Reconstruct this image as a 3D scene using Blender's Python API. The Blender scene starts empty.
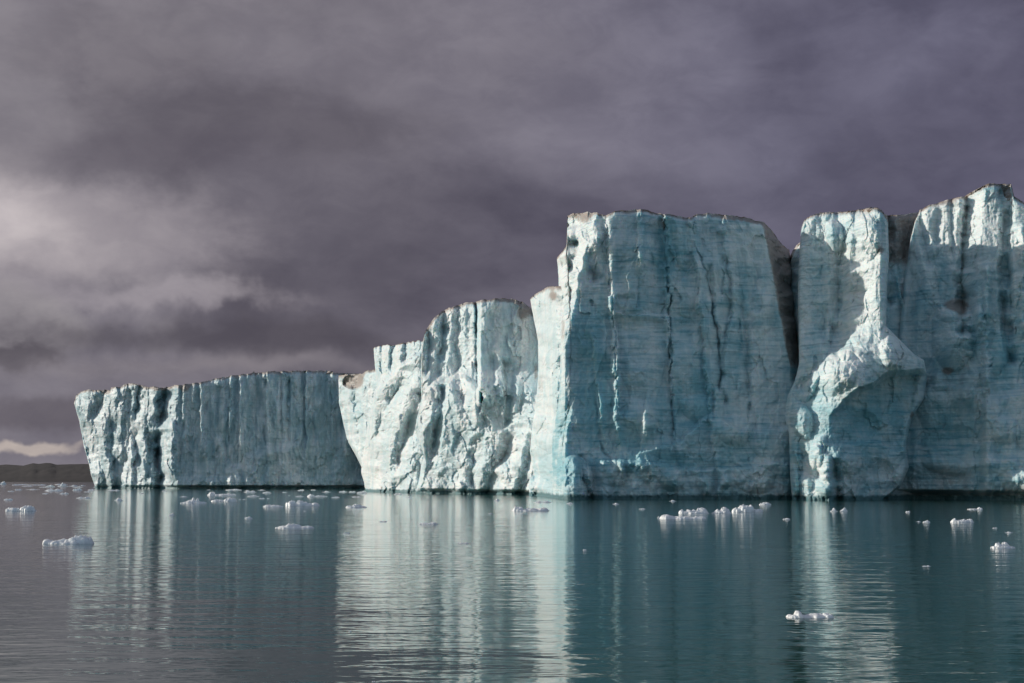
import bpy, math, random
import numpy as np

# ------------------------------------------------------------------ frame
F = 1422.0; H = 2.5; CX, CY = 512.0, 341.5; HOR = 480.5
PITCH = math.atan((HOR - CY) / F); SP, CP = math.sin(PITCH), math.cos(PITCH)
SUN_A, SUN_EL = 0.27, 17.0
rng = random.Random(7)
sc = bpy.context.scene
col = sc.collection

def back(px, py, Y):
    """world point seen at (px,py) and standing at world depth Y"""
    u = (px - CX) / F; v = (CY - py) / F
    t = Y / (CP - v * SP)
    return u * t, Y, H + (SP + v * CP) * t

def water_row(Y):
    # row at which z = 0 for depth Y
    k = -H / Y                      # (SP+v*CP)/(CP-v*SP)
    v = (k * CP - SP) / (CP + k * SP)
    return CY - v * F

# ------------------------------------------------------------------ noise
def _hash(ix, iy, seed):
    n = (ix.astype(np.int64) * 374761393 + iy.astype(np.int64) * 668265263 + seed * 1442695041) & 0xffffffff
    n = ((n ^ (n >> 13)) * 1274126177) & 0xffffffff
    n = (n ^ (n >> 16)) & 0xffffffff
    return n / 4294967295.0

def perlin(x, y, seed=0):
    xi = np.floor(x); yi = np.floor(y); xf = x - xi; yf = y - yi
    u = xf * xf * xf * (xf * (xf * 6 - 15) + 10); v = yf * yf * yf * (yf * (yf * 6 - 15) + 10)
    def g(ox, oy):
        a = _hash(xi + ox, yi + oy, seed) * 2 * math.pi
        return np.cos(a) * (xf - ox) + np.sin(a) * (yf - oy)
    a = g(0, 0) * (1 - u) + g(1, 0) * u
    b = g(0, 1) * (1 - u) + g(1, 1) * u
    return (a * (1 - v) + b * v) * 1.5

def fbm(x, y, seed=0, o=4, gain=.5):
    s = 0; a = 1; t = 0
    for i in range(o):
        s = s + a * perlin(x * 2 ** i + 17.3 * i, y * 2 ** i - 9.1 * i, seed + i); t += a; a *= gain
    return s / t

def ridged(x, y, seed=0, o=4, gain=.5):
    s = 0; a = 1; t = 0
    for i in range(o):
        s = s + a * (1 - 2.2 * np.abs(perlin(x * 2 ** i + 7.7 * i, y * 2 ** i + 3.1 * i, seed + i))); t += a; a *= gain
    return s / t

def worley(x, y, seed=0):
    xi = np.floor(x); yi = np.floor(y)
    f1 = np.full(x.shape, 9.0); f2 = np.full(x.shape, 9.0); cid = np.zeros(x.shape)
    for ox in (-1, 0, 1):
        for oy in (-1, 0, 1):
            cx = xi + ox; cy = yi + oy
            px = cx + _hash(cx, cy, seed); py = cy + _hash(cx, cy, seed + 5)
            d = np.hypot(px - x, py - y)
            h = _hash(cx, cy, seed + 11)
            f2 = np.where(d < f1, f1, np.minimum(f2, d))
            cid = np.where(d < f1, h, cid); f1 = np.minimum(f1, d)
    return f1, f2, cid

def facets(x, y, seed, tilt=1.0):
    """chipped look: every Worley cell is a plane with its own tilt"""
    xi = np.floor(x); yi = np.floor(y)
    best = np.full(x.shape, 9.0); out = np.zeros(x.shape)
    for ox in (-1, 0, 1):
        for oy in (-1, 0, 1):
            cx = xi + ox; cy = yi + oy
            dx = x - (cx + _hash(cx, cy, seed)); dy = y - (cy + _hash(cx, cy, seed + 5))
            d = np.hypot(dx, dy)
            a = (_hash(cx, cy, seed + 9) - .5) * 2 * tilt; b = (_hash(cx, cy, seed + 13) - .5) * 2 * tilt
            val = a * dx + b * dy + (_hash(cx, cy, seed + 21) - .5) * .6
            out = np.where(d < best, val, out); best = np.minimum(best, d)
    return out

def sm(a, b, x):
    t = np.clip((x - a) / (b - a), 0, 1); return t * t * (3 - 2 * t)

# ------------------------------------------------------------------ materials
def mat_new(name):
    m = bpy.data.materials.new(name); m.use_nodes = True
    nt = m.node_tree; b = nt.nodes['Principled BSDF']
    return m, nt, b
def N(nt, typ, **kw):
    n = nt.nodes.new(typ)
    for k, v in kw.items(): setattr(n, k, v)
    return n
def L(nt, a, b): nt.links.new(a, b)
def mixc(nt, fac, a, b, blend='MIX'):
    n = N(nt, 'ShaderNodeMix', data_type='RGBA', blend_type=blend)
    for s, v in ((n.inputs[0], fac), (n.inputs[6], a), (n.inputs[7], b)):
        if isinstance(v, (int, float)): s.default_value = v
        elif isinstance(v, tuple): s.default_value = (*v, 1) if len(v) == 3 else v
        else: L(nt, v, s)
    return n.outputs[2]
def math_(nt, op, a, b=0.0, clamp=False, c=None):
    n = N(nt, 'ShaderNodeMath', operation=op, use_clamp=clamp)
    for s, v in zip(n.inputs, (a, b, c)):
        if v is None: continue
        if isinstance(v, (int, float)): s.default_value = v
        else: L(nt, v, s)
    return n.outputs[0]
def ramp(nt, fac, stops):
    n = N(nt, 'ShaderNodeMapRange', interpolation_type='SMOOTHSTEP')
    n.inputs[1].default_value, n.inputs[2].default_value = stops
    L(nt, fac, n.inputs[0]); return n.outputs[0]
def noise(nt, vec, scale, detail=4, rough=.5, sx=(1, 1, 1), dist=0):
    m = N(nt, 'ShaderNodeMapping'); m.inputs['Scale'].default_value = sx; L(nt, vec, m.inputs[0])
    n = N(nt, 'ShaderNodeTexNoise'); n.inputs['Scale'].default_value = scale
    n.inputs['Detail'].default_value = detail; n.inputs['Roughness'].default_value = rough
    n.inputs['Distortion'].default_value = dist
    L(nt, m.outputs[0], n.inputs['Vector']); return n.outputs[0]

def ice_material(name, white, blue, deep, blueness=.5, band=1.0, streak=.5):
    m, nt, b = mat_new(name)
    pos = N(nt, 'ShaderNodeNewGeometry').outputs['Position']
    dirt = N(nt, 'ShaderNodeAttribute', attribute_name='dirt').outputs['Fac']
    clear = N(nt, 'ShaderNodeAttribute', attribute_name='clear').outputs['Fac']
    n1 = noise(nt, pos, .09, 4, .6, (1, .3, .55), .6)          # big patches
    n2 = noise(nt, pos, .9, 5, .65, (.16, .1, 2.2))            # strata
    n3 = noise(nt, pos, .35, 5, .6, (1.6, .4, .18))            # vertical streaks
    n4 = noise(nt, pos, 2.2, 3, .6, (.05, .05, 1.5))           # thin layers
    n5 = noise(nt, pos, .28, 5, .6, (1, .4, .8), .8)
    n1 = math_(nt, 'MULTIPLY_ADD', n1, .55, False, math_(nt, 'MULTIPLY', n5, .45))
    f = math_(nt, 'MULTIPLY_ADD', ramp(nt, n1, (.40, .60)), .70, False, math_(nt, 'MULTIPLY', ramp(nt, n3, (.42, .58)), streak))
    f = math_(nt, 'ADD', f, math_(nt, 'MULTIPLY', math_(nt, 'SUBTRACT', n2, .5), 1.3 * band))
    f = math_(nt, 'MULTIPLY', f, blueness * 1.6)
    f = math_(nt, 'ADD', f, math_(nt, 'MULTIPLY', clear, .75), True)  # clear blue ice; negative values carry the painted sunlit whitening
    c = mixc(nt, f, white, blue)
    d = math_(nt, 'MULTIPLY', ramp(nt, n2, (.52, .75)), math_(nt, 'MULTIPLY_ADD', clear, .8, False, .3 * band * blueness), True)
    c = mixc(nt, d, c, deep)
    c = mixc(nt, math_(nt, 'MULTIPLY', ramp(nt, n4, (.52, .66)), math_(nt, 'MULTIPLY', ramp(nt, n5, (.38, .62)), min(.5, .32 * band))), c, tuple(x * .55 for x in blue))
    nd = noise(nt, pos, .8, 6, .7)
    dd = ramp(nt, math_(nt, 'ADD', dirt, math_(nt, 'SUBTRACT', nd, .5)), (.25, .85))
    c = mixc(nt, math_(nt, 'MULTIPLY', dd, .85), c, (.29, .235, .205))
    # faint silt smears
    c = mixc(nt, math_(nt, 'MULTIPLY', ramp(nt, noise(nt, pos, .5, 6, .75, (1, .5, .4)), (.58, .75)), .25), c, (.42, .38, .36))
    # ice kept wet by the swell, a narrow uneven strip just over the water
    zz = N(nt, 'ShaderNodeSeparateXYZ'); L(nt, pos, zz.inputs[0])
    wet = math_(nt, 'SUBTRACT', zz.outputs[2], math_(nt, 'MULTIPLY', nd, 1.1))
    c = mixc(nt, ramp(nt, wet, (.25, -.15)), c, (.10, .20, .22))
    L(nt, c, b.inputs['Base Color'])
    b.inputs['Roughness'].default_value = .5
    b.inputs['Specular IOR Level'].default_value = .35
    b.inputs['Subsurface Weight'].default_value = .35; b.inputs['Subsurface Radius'].default_value = (.35, .8, 1.0); b.inputs['Subsurface Scale'].default_value = 1.2
    bp = N(nt, 'ShaderNodeBump'); bp.inputs['Strength'].default_value = .35; bp.inputs['Distance'].default_value = .25
    hh = math_(nt, 'ADD', math_(nt, 'MULTIPLY', n2, .8 * band), noise(nt, pos, 2.5, 4, .7))
    L(nt, hh, bp.inputs['Height']); L(nt, bp.outputs[0], b.inputs['Normal'])
    return m

M_ICE = ice_material('glacier_ice', (.74, .81, .82), (.29, .53, .60), (.04, .26, .37), .60, 1.6, .28)
M_WHITE = ice_material('white_glacier_ice', (.80, .83, .83), (.50, .67, .72), (.20, .48, .56), .45, .5)
M_FAR = ice_material('far_glacier_ice', (.74, .79, .81), (.36, .50, .55), (.10, .28, .36), .60, .6)

def dirt_material():
    m, nt, b = mat_new('debris_covered_ice')
    pos = N(nt, 'ShaderNodeNewGeometry').outputs['Position']
    n = noise(nt, pos, .7, 6, .7)
    c = mixc(nt, ramp(nt, n, (.38, .62)), (.20, .15, .12), (.55, .52, .50))
    L(nt, c, b.inputs['Base Color']); b.inputs['Roughness'].default_value = .85
    bp = N(nt, 'ShaderNodeBump'); bp.inputs['Distance'].default_value = .3
    L(nt, n, bp.inputs['Height']); L(nt, bp.outputs[0], b.inputs['Normal'])
    return m
M_DIRT = dirt_material()

def floe_material():
    m, nt, b = mat_new('floating_ice')
    pos = N(nt, 'ShaderNodeNewGeometry').outputs['Position']
    n = noise(nt, pos, 3.0, 5, .65)
    c = mixc(nt, ramp(nt, n, (.35, .7)), (.95, .96, .96), (.84, .90, .93))
    L(nt, c, b.inputs['Base Color']); b.inputs['Roughness'].default_value = .4
    b.inputs['Subsurface Weight'].default_value = .3; b.inputs['Subsurface Radius'].default_value = (1, 1, 1); b.inputs['Subsurface Scale'].default_value = .3
    bp = N(nt, 'ShaderNodeBump'); bp.inputs['Distance'].default_value = .05; bp.inputs['Strength'].default_value = .7
    L(nt, noise(nt, pos, 9, 4, .6), bp.inputs['Height']); L(nt, bp.outputs[0], b.inputs['Normal'])
    return m
M_FLOE = floe_material()

# ------------------------------------------------------------------ mesh helpers
def mesh_obj(name, V, Q, mat, parent=None, smooth=True, attrs=None):
    me = bpy.data.meshes.new(name)
    V = np.asarray(V, dtype=np.float32); Q = np.asarray(Q, dtype=np.int32)
    me.vertices.add(len(V)); me.vertices.foreach_set('co', V.ravel())
    k = Q.shape[1]
    me.loops.add(Q.size); me.loops.foreach_set('vertex_index', Q.ravel())
    me.polygons.add(len(Q)); me.polygons.foreach_set('loop_start', np.arange(0, Q.size, k, dtype=np.int32))
    me.update(calc_edges=True); me.validate()
    me.polygons.foreach_set('use_smooth', np.full(len(me.polygons), smooth))
    if attrs:
        for an, av in attrs.items():
            a = me.attributes.new(an, 'FLOAT', 'POINT'); a.data.foreach_set('value', np.asarray(av, dtype=np.float32))
    me.materials.append(mat)
    o = bpy.data.objects.new(name, me); col.objects.link(o)
    if parent: o.parent = parent
    return o

def tag(o, label=None, cat=None, group=None, kind=None):
    if label: o['label'] = label
    if cat: o['category'] = cat
    if group: o['group'] = group
    if kind: o['kind'] = kind
    return o

def grid_quads(nr, nc, off=0, flip=False):
    i = np.arange((nr - 1) * (nc - 1)); r = i // (nc - 1); c = i % (nc - 1)
    a = off + r * nc + c
    q = np.stack([a, a + 1, a + nc + 1, a + nc], 1)
    return q[:, ::-1] if flip else q

def pl(pts, x):
    p = sorted(pts); return np.interp(x, [a for a, _ in p], [b for _, b in p])

# ------------------------------------------------------------------ sculpting strokes (metres of relief; + is towards the water)
def xsum(poly): return sum(a for a, _ in poly) * .37

class Sculpt:
    def __init__(s, px, py, X, Z):
        s.px, s.py, s.X, s.Z = px, py, X, Z
        s.d = np.zeros(px.shape); s.dirt = np.zeros(px.shape); s.clear = np.zeros(px.shape)
        # wobble so that strokes are never ruled lines
        s.w = 4.0 * fbm(px / 16, py / 18, 91, 4, .6) + 1.3 * facets(px / 7, py / 9, 93)
        s.k = 0
    def _line(s, poly, soft):
        ys = [b for _, b in poly]; xs = [a for a, _ in poly]
        xl = np.interp(s.py, ys, xs); s.k += 1
        m = np.clip(.85 + 1.1 * fbm(s.py / 22 + xs[0], s.px / 60, 300 + s.k, 3), .05, 1.5) * sm(ys[0] - soft, ys[0] + .01, s.py) * (1 - sm(ys[-1], ys[-1] + soft, s.py))
        return xl + s.w - s.px, m
    def saw(s, poly, w, w2, amp, soft=8):
        """edge standing proud at the line, its flank falling back over w px to the left, then easing out over w2"""
        d, m = s._line(poly, soft)
        off = np.where(d > 0, np.where(d < w, d / w, np.clip(1 - (d - w) / w2, 0, 1) ** 1.2), 0)
        s.d -= amp * off * m
    def sawr(s, poly, w, w2, amp, soft=8):
        d, m = s._line(poly, soft); d = -d
        off = np.where(d > 0, np.where(d < w, d / w, np.clip(1 - (d - w) / w2, 0, 1) ** 1.2), 0)
        s.d -= amp * off * m
    def crack(s, poly, w, amp, soft=4):
        d, m = s._line(poly, soft); s.d -= amp * np.exp(-(d / w) ** 2) * m * np.clip(.75 + 1.4 * fbm(s.py / 34 + xsum(poly), s.px / 80, 401, 3), .15, 1.2)
    def rib(s, poly, w, amp, soft=10):
        d, m = s._line(poly, soft); s.d += amp * np.exp(-(d / w) ** 2) * m
    def blob(s, cx, cy, rx, ry, amp, p=1.0, rot=0):
        c, q = math.cos(math.radians(rot)), math.sin(math.radians(rot))
        dx, dy = s.px + s.w - cx, s.py + s.w * .6 - cy
        a = (dx * c + dy * q) / rx; b = (-dx * q + dy * c) / ry
        s.d += amp * np.clip(1 - (a * a + b * b), 0, 1) ** p
    def step(s, poly, amp, soft=3, fade=(200, 200)):
        """below the line (row as a function of px) the ice stands proud by amp, easing out downwards"""
        yl = pl(poly, s.px) + s.w * .8
        xs = [a for a, _ in poly]
        m = sm(min(xs) - 6, min(xs) + 4, s.px) * (1 - sm(max(xs) - 4, max(xs) + 6, s.px))
        s.d += amp * sm(-soft, soft, s.py - yl) * (1 - sm(fade[0], fade[0] + fade[1], s.py - yl)) * m
    def stain(s, cx, cy, rx, ry, amp=1):
        s.dirt += amp * np.exp(-((s.px - cx) / rx) ** 2 - ((s.py - cy) / ry) ** 2)
    def tint(s, cx, cy, rx, ry, amp=1):
        s.clear += amp * np.exp(-((s.px - cx) / rx) ** 2 - ((s.py - cy) / ry) ** 2)

def block(name, label, cat, top, left, right, depth, mat, seed, sculpt=None, rough=(1, 1, 1, 1), rubble=None,
          step=.62, rim=.30, thick=60, notch=None, rim_dirt=1.0, capmat=None, jag=.5, group=None, drop=1.5, dropd=10):
    """one mass of ice: traced outline, real depth; front, flanks, back and a debris-covered top"""
    x0 = min([a for _, a in left] + [top[0][0]]); x1 = max([a for _, a in right] + [top[-1][0]])
    y0 = min(b for _, b in top); Ym = np.mean([b for _, b in depth])
    bot0 = water_row(Ym)
    nc = int((x1 - x0) / step) + 2; nr = int((bot0 - y0) / step) + 2
    s = np.linspace(0, 1, nc)[None, :].repeat(nr, 0); t = np.linspace(0, 1, nr)[:, None].repeat(nc, 1)
    px = x0 + (x1 - x0) * s; py = y0 + (bot0 - y0) * t
    mpp = Ym / F
    jagx = 1.35 * jag * (1.6 * fbm(np.linspace(0, (x1 - x0) / 7, nc), np.full(nc, seed * 3.3), seed + 40, 4)
                  + 1.2 * facets(np.linspace(0, (x1 - x0) / 5, nc), np.full(nc, .5), seed + 44))
    for _ in range(6):
        tp = (pl(top, px[0]) + jagx)[None, :]
        bot = water_row(pl(depth, px))
        py = tp + (bot - tp) * t
        Lx = pl(left, py); Rx = pl(right, py)
        # below the top outline the sides follow the left/right outlines
        wob = .8 * jag * fbm(py / 9, py * 0 + seed, seed + 50, 4)
        px = (Lx + wob) + (Rx - Lx) * s
    X = px * mpp; Z = (bot - py) * mpp
    S = Sculpt(px, py, X, Z)
    if sculpt: sculpt(S)
    a1, a2, a3, a4 = rough
    wx = X + 1.2 * fbm(X / 7, Z / 7, seed + 1, 3)
    d = S.d
    d = d + a1 * 1.1 * ridged(wx / 7, Z / 34, seed + 2, 3)             # broad flutes
    d = d + a2 * .42 * ridged(wx / 2.4, Z / 11, seed + 3, 4)           # fine flutes
    wq = .5 * fbm(X / 3, Z / 5, seed + 8, 3)
    d = d + a3 * (.45 * fbm(X / 4, Z / 5, seed + 4, 5, .55) + .75 * facets(wx / 3.6 + wq, Z / 9 + wq, seed + 5, .9)
                  + .9 * a3 * facets(wx / 8 + .6 * wq, Z / 15 + .6 * wq, seed + 14, .8) + .32 * facets(wx / 1.5 + wq, Z / 3.2, seed + 15, .9) + .12 * facets(X / .7 + wq, Z / 1.1, seed + 16, .9))
    d = d + a4 * .12 * ridged(X / .9, Z / .8, seed + 6, 3)
    d = d + .06 * a3 * fbm(X / 9, Z / .45, seed + 7, 3)                 # layering
    if rubble is not None:
        mk = rubble(px, py)
        qx = X + .7 * fbm(X / 2, Z / 2, seed + 60, 3); qz = Z + .7 * fbm(X / 2 + 9, Z / 2, seed + 61, 3)
        f1, f2, ci = worley(qx / 3.6, qz / 4.2, seed + 62)
        g1, g2, gi = worley(qx / 1.3, qz / 1.5, seed + 63)
        d = d + mk * (1.9 * (1 - f1 * 1.25) + 1.2 * ci + .6 * (1 - g1 * 1.3) + .35 * gi + .5 * ridged(X / 1.6 + Z / 3, Z / 2.6, seed + 64, 4) - 1.4)
    if notch is not None:
        nx, nh, na = notch
        k = pl(nx, px); d = d - na * k * (1 - sm(nh * .35, nh, Z))
    # lip of the front leans back a little at the top, flanks round off
    edge = np.minimum(s * nc, (1 - s) * nc) * step
    er = 5.0
    d = d - 2.4 * (1 - np.sqrt(np.clip(1 - (1 - np.clip(edge / er, 0, 1)) ** 2, 0, 1)))
    tt = t * nr * step
    d = d - .9 * np.clip(1 - tt / 5, 0, 1) ** 2
    Y = pl(depth, px) - d
    x, y, z = back(px, py, Y)
    z[-1, :] = -2.5; zb = z[-2, :].copy(); z[-2, :] = np.minimum(zb, .05)
    # dirt: along the rim
    tn = fbm(X / 2.2, Z / 3.5, seed + 70, 4)
    dirt = S.dirt + rim_dirt * .8 * np.clip(1 - tt / (3.5 + 5 * (tn + .3)), 0, 1)
    front = np.stack([x, y, z], -1)
    # back ring, drawn in towards the middle of the block so the flanks are real walls
    def ring(k, pxk, xk, yk, zk):
        c = (x0 + x1) / 2
        p2 = pxk + (c - pxk) * min(.35, .06 + k * .25)
        yy = yk + thick * k
        # keep world height, move along depth
        ff = float(sm(0, dropd, thick * k)); zmax = float(np.max(z[0]))
        zk = np.where(zk > 0, zk * (1 - drop / zmax * ff), zk)
        return np.stack([(p2 - CX) / F * (yy * 1.0) / 1.0, yy, zk], -1)
    flankL = [ring(k, px[:, 0], x[:, 0], y[:, 0], z[:, 0]) for k in (.02, .06, .15, .35, 1)]
    flankR = [ring(k, px[:, -1], x[:, -1], y[:, -1], z[:, -1]) for k in (.02, .06, .15, .35, 1)]
    full = np.concatenate([np.stack(flankL[::-1], 1), front, np.stack(flankR, 1)], 1)   # nr x (nc+10) x 3
    nc2 = full.shape[1]
    zp = np.zeros((nr, 5))
    dirt = np.concatenate([zp, dirt, zp], 1); clear = np.concatenate([zp, S.clear, zp], 1)
    V = full.reshape(-1, 3); Q = grid_quads(nr, nc2, 0, True)
    # back wall and floor
    nb = len(V)
    bl, br = full[:, 0], full[:, -1]
    Qb = np.stack([np.arange(nr - 1) * nc2, np.arange(nr - 1) * nc2 + nc2, np.arange(1, nr) * nc2 + nc2 - 1, np.arange(nr - 1) * nc2 + nc2 - 1], 1)
    Q = np.concatenate([Q, Qb])
    root = bpy.data.objects.new(name, None); col.objects.link(root)
    cx_, cy_ = float(np.mean(x)), float(np.mean(pl(depth, px)))
    root.location = (cx_, cy_, 0)
    tag(root, label, cat, group)
    V = V - np.array([cx_, cy_, 0]); 
    o = mesh_obj('ice_face', V, Q, mat, root, True, {'dirt': dirt.ravel(), 'clear': clear.ravel()})
    # top: debris-covered surface draped over the rim
    e = front[0]                                            # nc x 3
    lx = e[:, 0]
    tnz = fbm(lx / 1.7, lx * 0, seed + 80, 4); tn2 = fbm(lx / 5, lx * 0 + 4, seed + 81, 3)
    rows = []
    drape = rim * (.1 + 1.5 * np.clip(tnz + .5 * tn2, 0, 1))
    r0 = e.copy(); r0[:, 1] -= .12; r0[:, 2] -= drape
    r1 = e.copy(); r1[:, 1] -= .1; r1[:, 2] += .05 + rim * .35 * np.clip(tnz + tn2 + .3, 0, 1)
    rows = [r0, r1]
    for k in (.02, .06, .15, .35, .65, 1.0):
        r = ring(k, px[0], e[:, 0], e[:, 1], e[:, 2])
        r[:, 2] += .05 + rim * (.5 * np.clip(fbm(lx / 2 + 5 * k, lx * 0 + 9 * k, seed + 82, 3), -.5, 1)) 
        rows.append(r)
    C = np.stack(rows, 0); nrr = len(rows)
    C = C.reshape(-1, 3) - np.array([cx_, cy_, 0])
    mesh_obj('debris_cap', C, grid_quads(nrr, nc, 0, False), capmat or M_DIRT, root)
    return root

# ================================================================== THE ICE FRONT
def far_s(S):
    S.saw([(89, 388), (88, 405), (95, 430), (103, 460), (108, 486)], 13, 8, 6)
    S.saw([(113, 386), (108, 400), (101, 418), (104, 445), (112, 486)], 6, 8, 4.5)
    S.saw([(121, 425), (119, 450), (124, 486)], 8, 6, 3.5)
    S.saw([(136, 380), (135, 420), (134, 450), (127, 466), (124, 486)], 5, 14, 4)
    S.saw([(148, 386), (144, 420), (146, 486)], 9, 5, 5); S.saw([(157, 390), (155, 410), (157, 440), (158, 486)], 8, 8, 3.0)
    S.saw([(179, 380), (175, 415), (170, 440), (173, 486)], 13, 10, 11)
    S.saw([(166, 435), (165, 486)], 7, 5, 3)
    S.crack([(163, 388), (161, 410), (164, 432)], 4, 2.5)
    S.blob(168, 452, 12, 40, 4)
    ed = [182, 199, 211, 229, 238, 256, 265, 281, 289, 305, 313, 331, 342, 366]
    for q in range(len(ed) - 1):
        u = (S.px + .6 * S.w + 2 * fbm(S.py / 30 + q, S.py * 0, 640, 2) - ed[q]) / (ed[q + 1] - ed[q])
        S.d += np.where((u > 0) & (u < 1), (1.0 + .8 * math.sin(q * 2.3)) * sm(0, .15, u) * (1 - np.clip(u, 0, 1)) * (1 - sm(430 + 20 * math.sin(q * 1.7), 465, S.py)) * 1.7, 0)
    S.crack([(265, 428), (265, 444)], .9, 2.5)
    S.rib([(264, 376), (265, 425)], 2.2, 1.0); S.rib([(281, 376), (276, 425)], 3, 1.0); S.rib([(297, 374), (301, 425), (300, 440)], 3, 1.1)
    S.rib([(243, 380), (240, 425)], 3, .8); S.rib([(222, 390), (222, 480)], 3, .9); S.rib([(313, 374), (314, 420)], 2.5, .8)
    S.crack([(207, 390), (205, 412)], 1.6, 1.8); S.crack([(308, 400), (308, 430)], 1.2, 1.0); S.crack([(290, 380), (287, 420)], 1.2, .9)
    S.blob(332, 378, 6, 12, 1.6); S.blob(220, 383, 5, 6, 1.6); S.blob(265, 376, 3, 5, 1.2)
    S.step([(230, 470), (255, 452), (290, 445), (330, 440), (350, 436)], 1.8, 6)
    S.step([(180, 478), (370, 478)], 1.2, 4)
    S.stain(185, 388, 6, 6, .8); S.stain(250, 425, 6, 8, .25); S.stain(160, 388, 10, 4, .6); S.stain(106, 391, 5, 4, .6)
    S.tint(150, 440, 12, 45, .25); S.tint(290, 420, 60, 50, .15)
block('ice_cliff', 'long flat-topped ice cliff in the distance at the left, its big face in shade', 'ice cliff',
      [(74, 403), (76, 397), (81, 392.5), (88, 390), (110, 391), (111, 388), (122, 387), (126, 385), (135, 384), (146, 387), (160, 388), (171, 387), (175, 385.5),
       (185, 385), (201, 383), (218, 378.5), (235, 375.5), (262, 372.6), (294, 371), (328, 371), (334, 373), (345, 374), (372, 375)],
      [(403, 74), (422, 79.5), (447, 84), (464, 89), (475, 91), (486, 95)], [(370, 372), (490, 372)],
      [(74, 470), (95, 462), (135, 446), (178, 430), (250, 425), (372, 427)], M_FAR, 11, far_s,
      (1.7, 1.6, .8, 1.0), lambda x, y: .45 * sm(425, 470, y + 8 * perlin(x / 20, y / 20, 3)) * sm(170, 250, x) + .35 * (1 - sm(170, 190, x)),
      rim=.8, thick=120, notch=([(74, 0), (92, 0), (100, .5), (155, .6), (165, 1), (200, 1), (370, .7)], 1.3, 3.0), jag=.55)

def pillar_s(S):
    S.saw([(350, 374), (352, 395), (356, 430), (364, 465)], 12, 12, 6)
    S.saw([(364, 372), (361, 395), (362, 420), (368, 460)], 6, 7, 4)
    S.blob(353, 381, 10, 9, -4, .6); S.stain(353, 381, 9, 7, 2.2)
    S.tint(356, 405, 5, 15, .4)
block('ice_pillar', 'slender pale ice pillar with a brown dirty hollow at its top, right of the far cliff', 'ice pillar',
      [(338.5, 376), (345, 374.5), (362, 374.5), (366, 371), (376, 370), (392, 371)],
      [(376, 338.5), (403, 339), (422, 343), (439, 347), (454, 356), (466, 362), (490, 366)], [(370, 392), (490, 392)],
      [(338, 372), (350, 366), (365, 356), (392, 345)], M_WHITE, 23, pillar_s, (.5, .8, .7, 1.0), rim=.45, thick=70, jag=.5)

def step_s(S):
    S.step([(366, 398), (377, 390), (385, 384), (395, 372), (410, 358), (422, 352)], 3.0, 2.5, (30, 60))
    S.saw([(388, 346), (386, 380)], 6, 5, 2.6); S.saw([(400, 345), (398, 368)], 6, 4, 2.4); S.saw([(412, 343), (409, 358)], 5, 4, 2.0)
    S.saw([(379, 350), (380, 388)], 4, 4, 1.5)
    S.saw([(378, 400), (374, 430), (370, 460), (372, 490)], 8, 8, 3)
    S.saw([(420, 372), (408, 395), (396, 420), (388, 450), (384, 490)], 15, 12, 4.5)
    S.saw([(432, 395), (424, 420), (412, 450), (408, 490)], 12, 8, 4)
    S.blob(406, 435, 9, 20, -2.2, .8, 20); S.blob(428, 440, 8, 22, -2.2, .8, 8)
    S.rib([(395, 385), (385, 410), (380, 440)], 2, .8)
    S.stain(417, 362, 5, 3, .6)
block('ice_cliff', 'low sunlit ice shoulder with a notched white crest, right of the slender pillar', 'ice cliff',
      [(373.6, 349), (375, 347.5), (387, 346), (397, 345), (412, 342), (423, 340.5), (445, 339)],
      [(349, 373.6), (367, 375), (387, 377), (391, 374.5), (405, 372), (430, 367.4), (459, 362.4), (472, 361), (490, 366)], [(330, 445), (490, 445)],
      [(361, 330), (375, 310), (400, 295), (445, 280)], M_WHITE, 31, step_s, (.35, .8, 1.1, 1.0),
      lambda x, y: .35 * sm(385, 430, y), rim=.25, thick=70, rim_dirt=.25, jag=.75)

def mid_s(S):
    S.crack([(475, 298), (477, 330), (475.5, 355), (478, 376), (481, 400)], 1.5, 4.5)
    S.sawr([(475, 300), (477, 330), (476, 355), (478, 380)], 3, 30, 1.2)
    # right panel faces the water squarely
    S.d += -.215 * (np.clip(S.px, 478, 538) - 478) * (1 - sm(375, 425, S.py + 4 * S.w)) - .14 * (np.clip(S.px, 421, 470) - 421) * (1 - sm(365, 395, S.py))
    S.d += 10 * sm(476, 481, S.px) * (1 - sm(375, 425, S.py + 4 * S.w))
    S.saw([(438, 312), (437, 345), (434, 372)], 8, 7, 3.2); S.saw([(453, 306), (450, 335), (446, 372)], 8, 8, 3.2)
    S.saw([(466, 304), (463, 345), (466, 378)], 6, 6, 1.6)
    S.step([(421, 398), (432, 384), (445, 381), (452, 378), (466, 377), (478, 386)], 3.4, 2.5, (25, 60))
    S.saw([(498, 360), (499, 385), (504, 405), (507, 425)], 5, 10, 2.2)
    S.sawr([(502, 364), (503, 395), (503, 420)], 2, 12, 3.0)
    S.saw([(520, 372), (516, 410), (512, 440)], 6, 6, 2.0)
    S.saw([(487, 440), (482, 470), (487, 493)], 10, 8, 3); S.saw([(449, 390), (445, 420), (441, 450)], 7, 6, 3)
    S.saw([(470, 385), (474, 410), (482, 430)], 9, 9, 3)
    S.blob(433, 440, 9, 24, -2, .8, 8); S.blob(462, 445, 10, 18, -2, .9)
    S.saw([(530, 430), (520, 455), (508, 475), (503, 493)], 16, 10, 3.5); S.saw([(544, 440), (540, 465), (532, 493)], 12, 8, 3)
    S.stain(524, 312, 9, 9, .9); S.stain(512, 300, 12, 4, .5); S.stain(430, 325, 6, 8, .5); S.stain(536, 372, 3, 12, .7); S.stain(500, 428, 4, 8, .3)
    S.tint(477, 335, 3, 35, .5); S.tint(503, 405, 6, 12, .35); S.tint(455, 455, 20, 30, .12)
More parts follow.
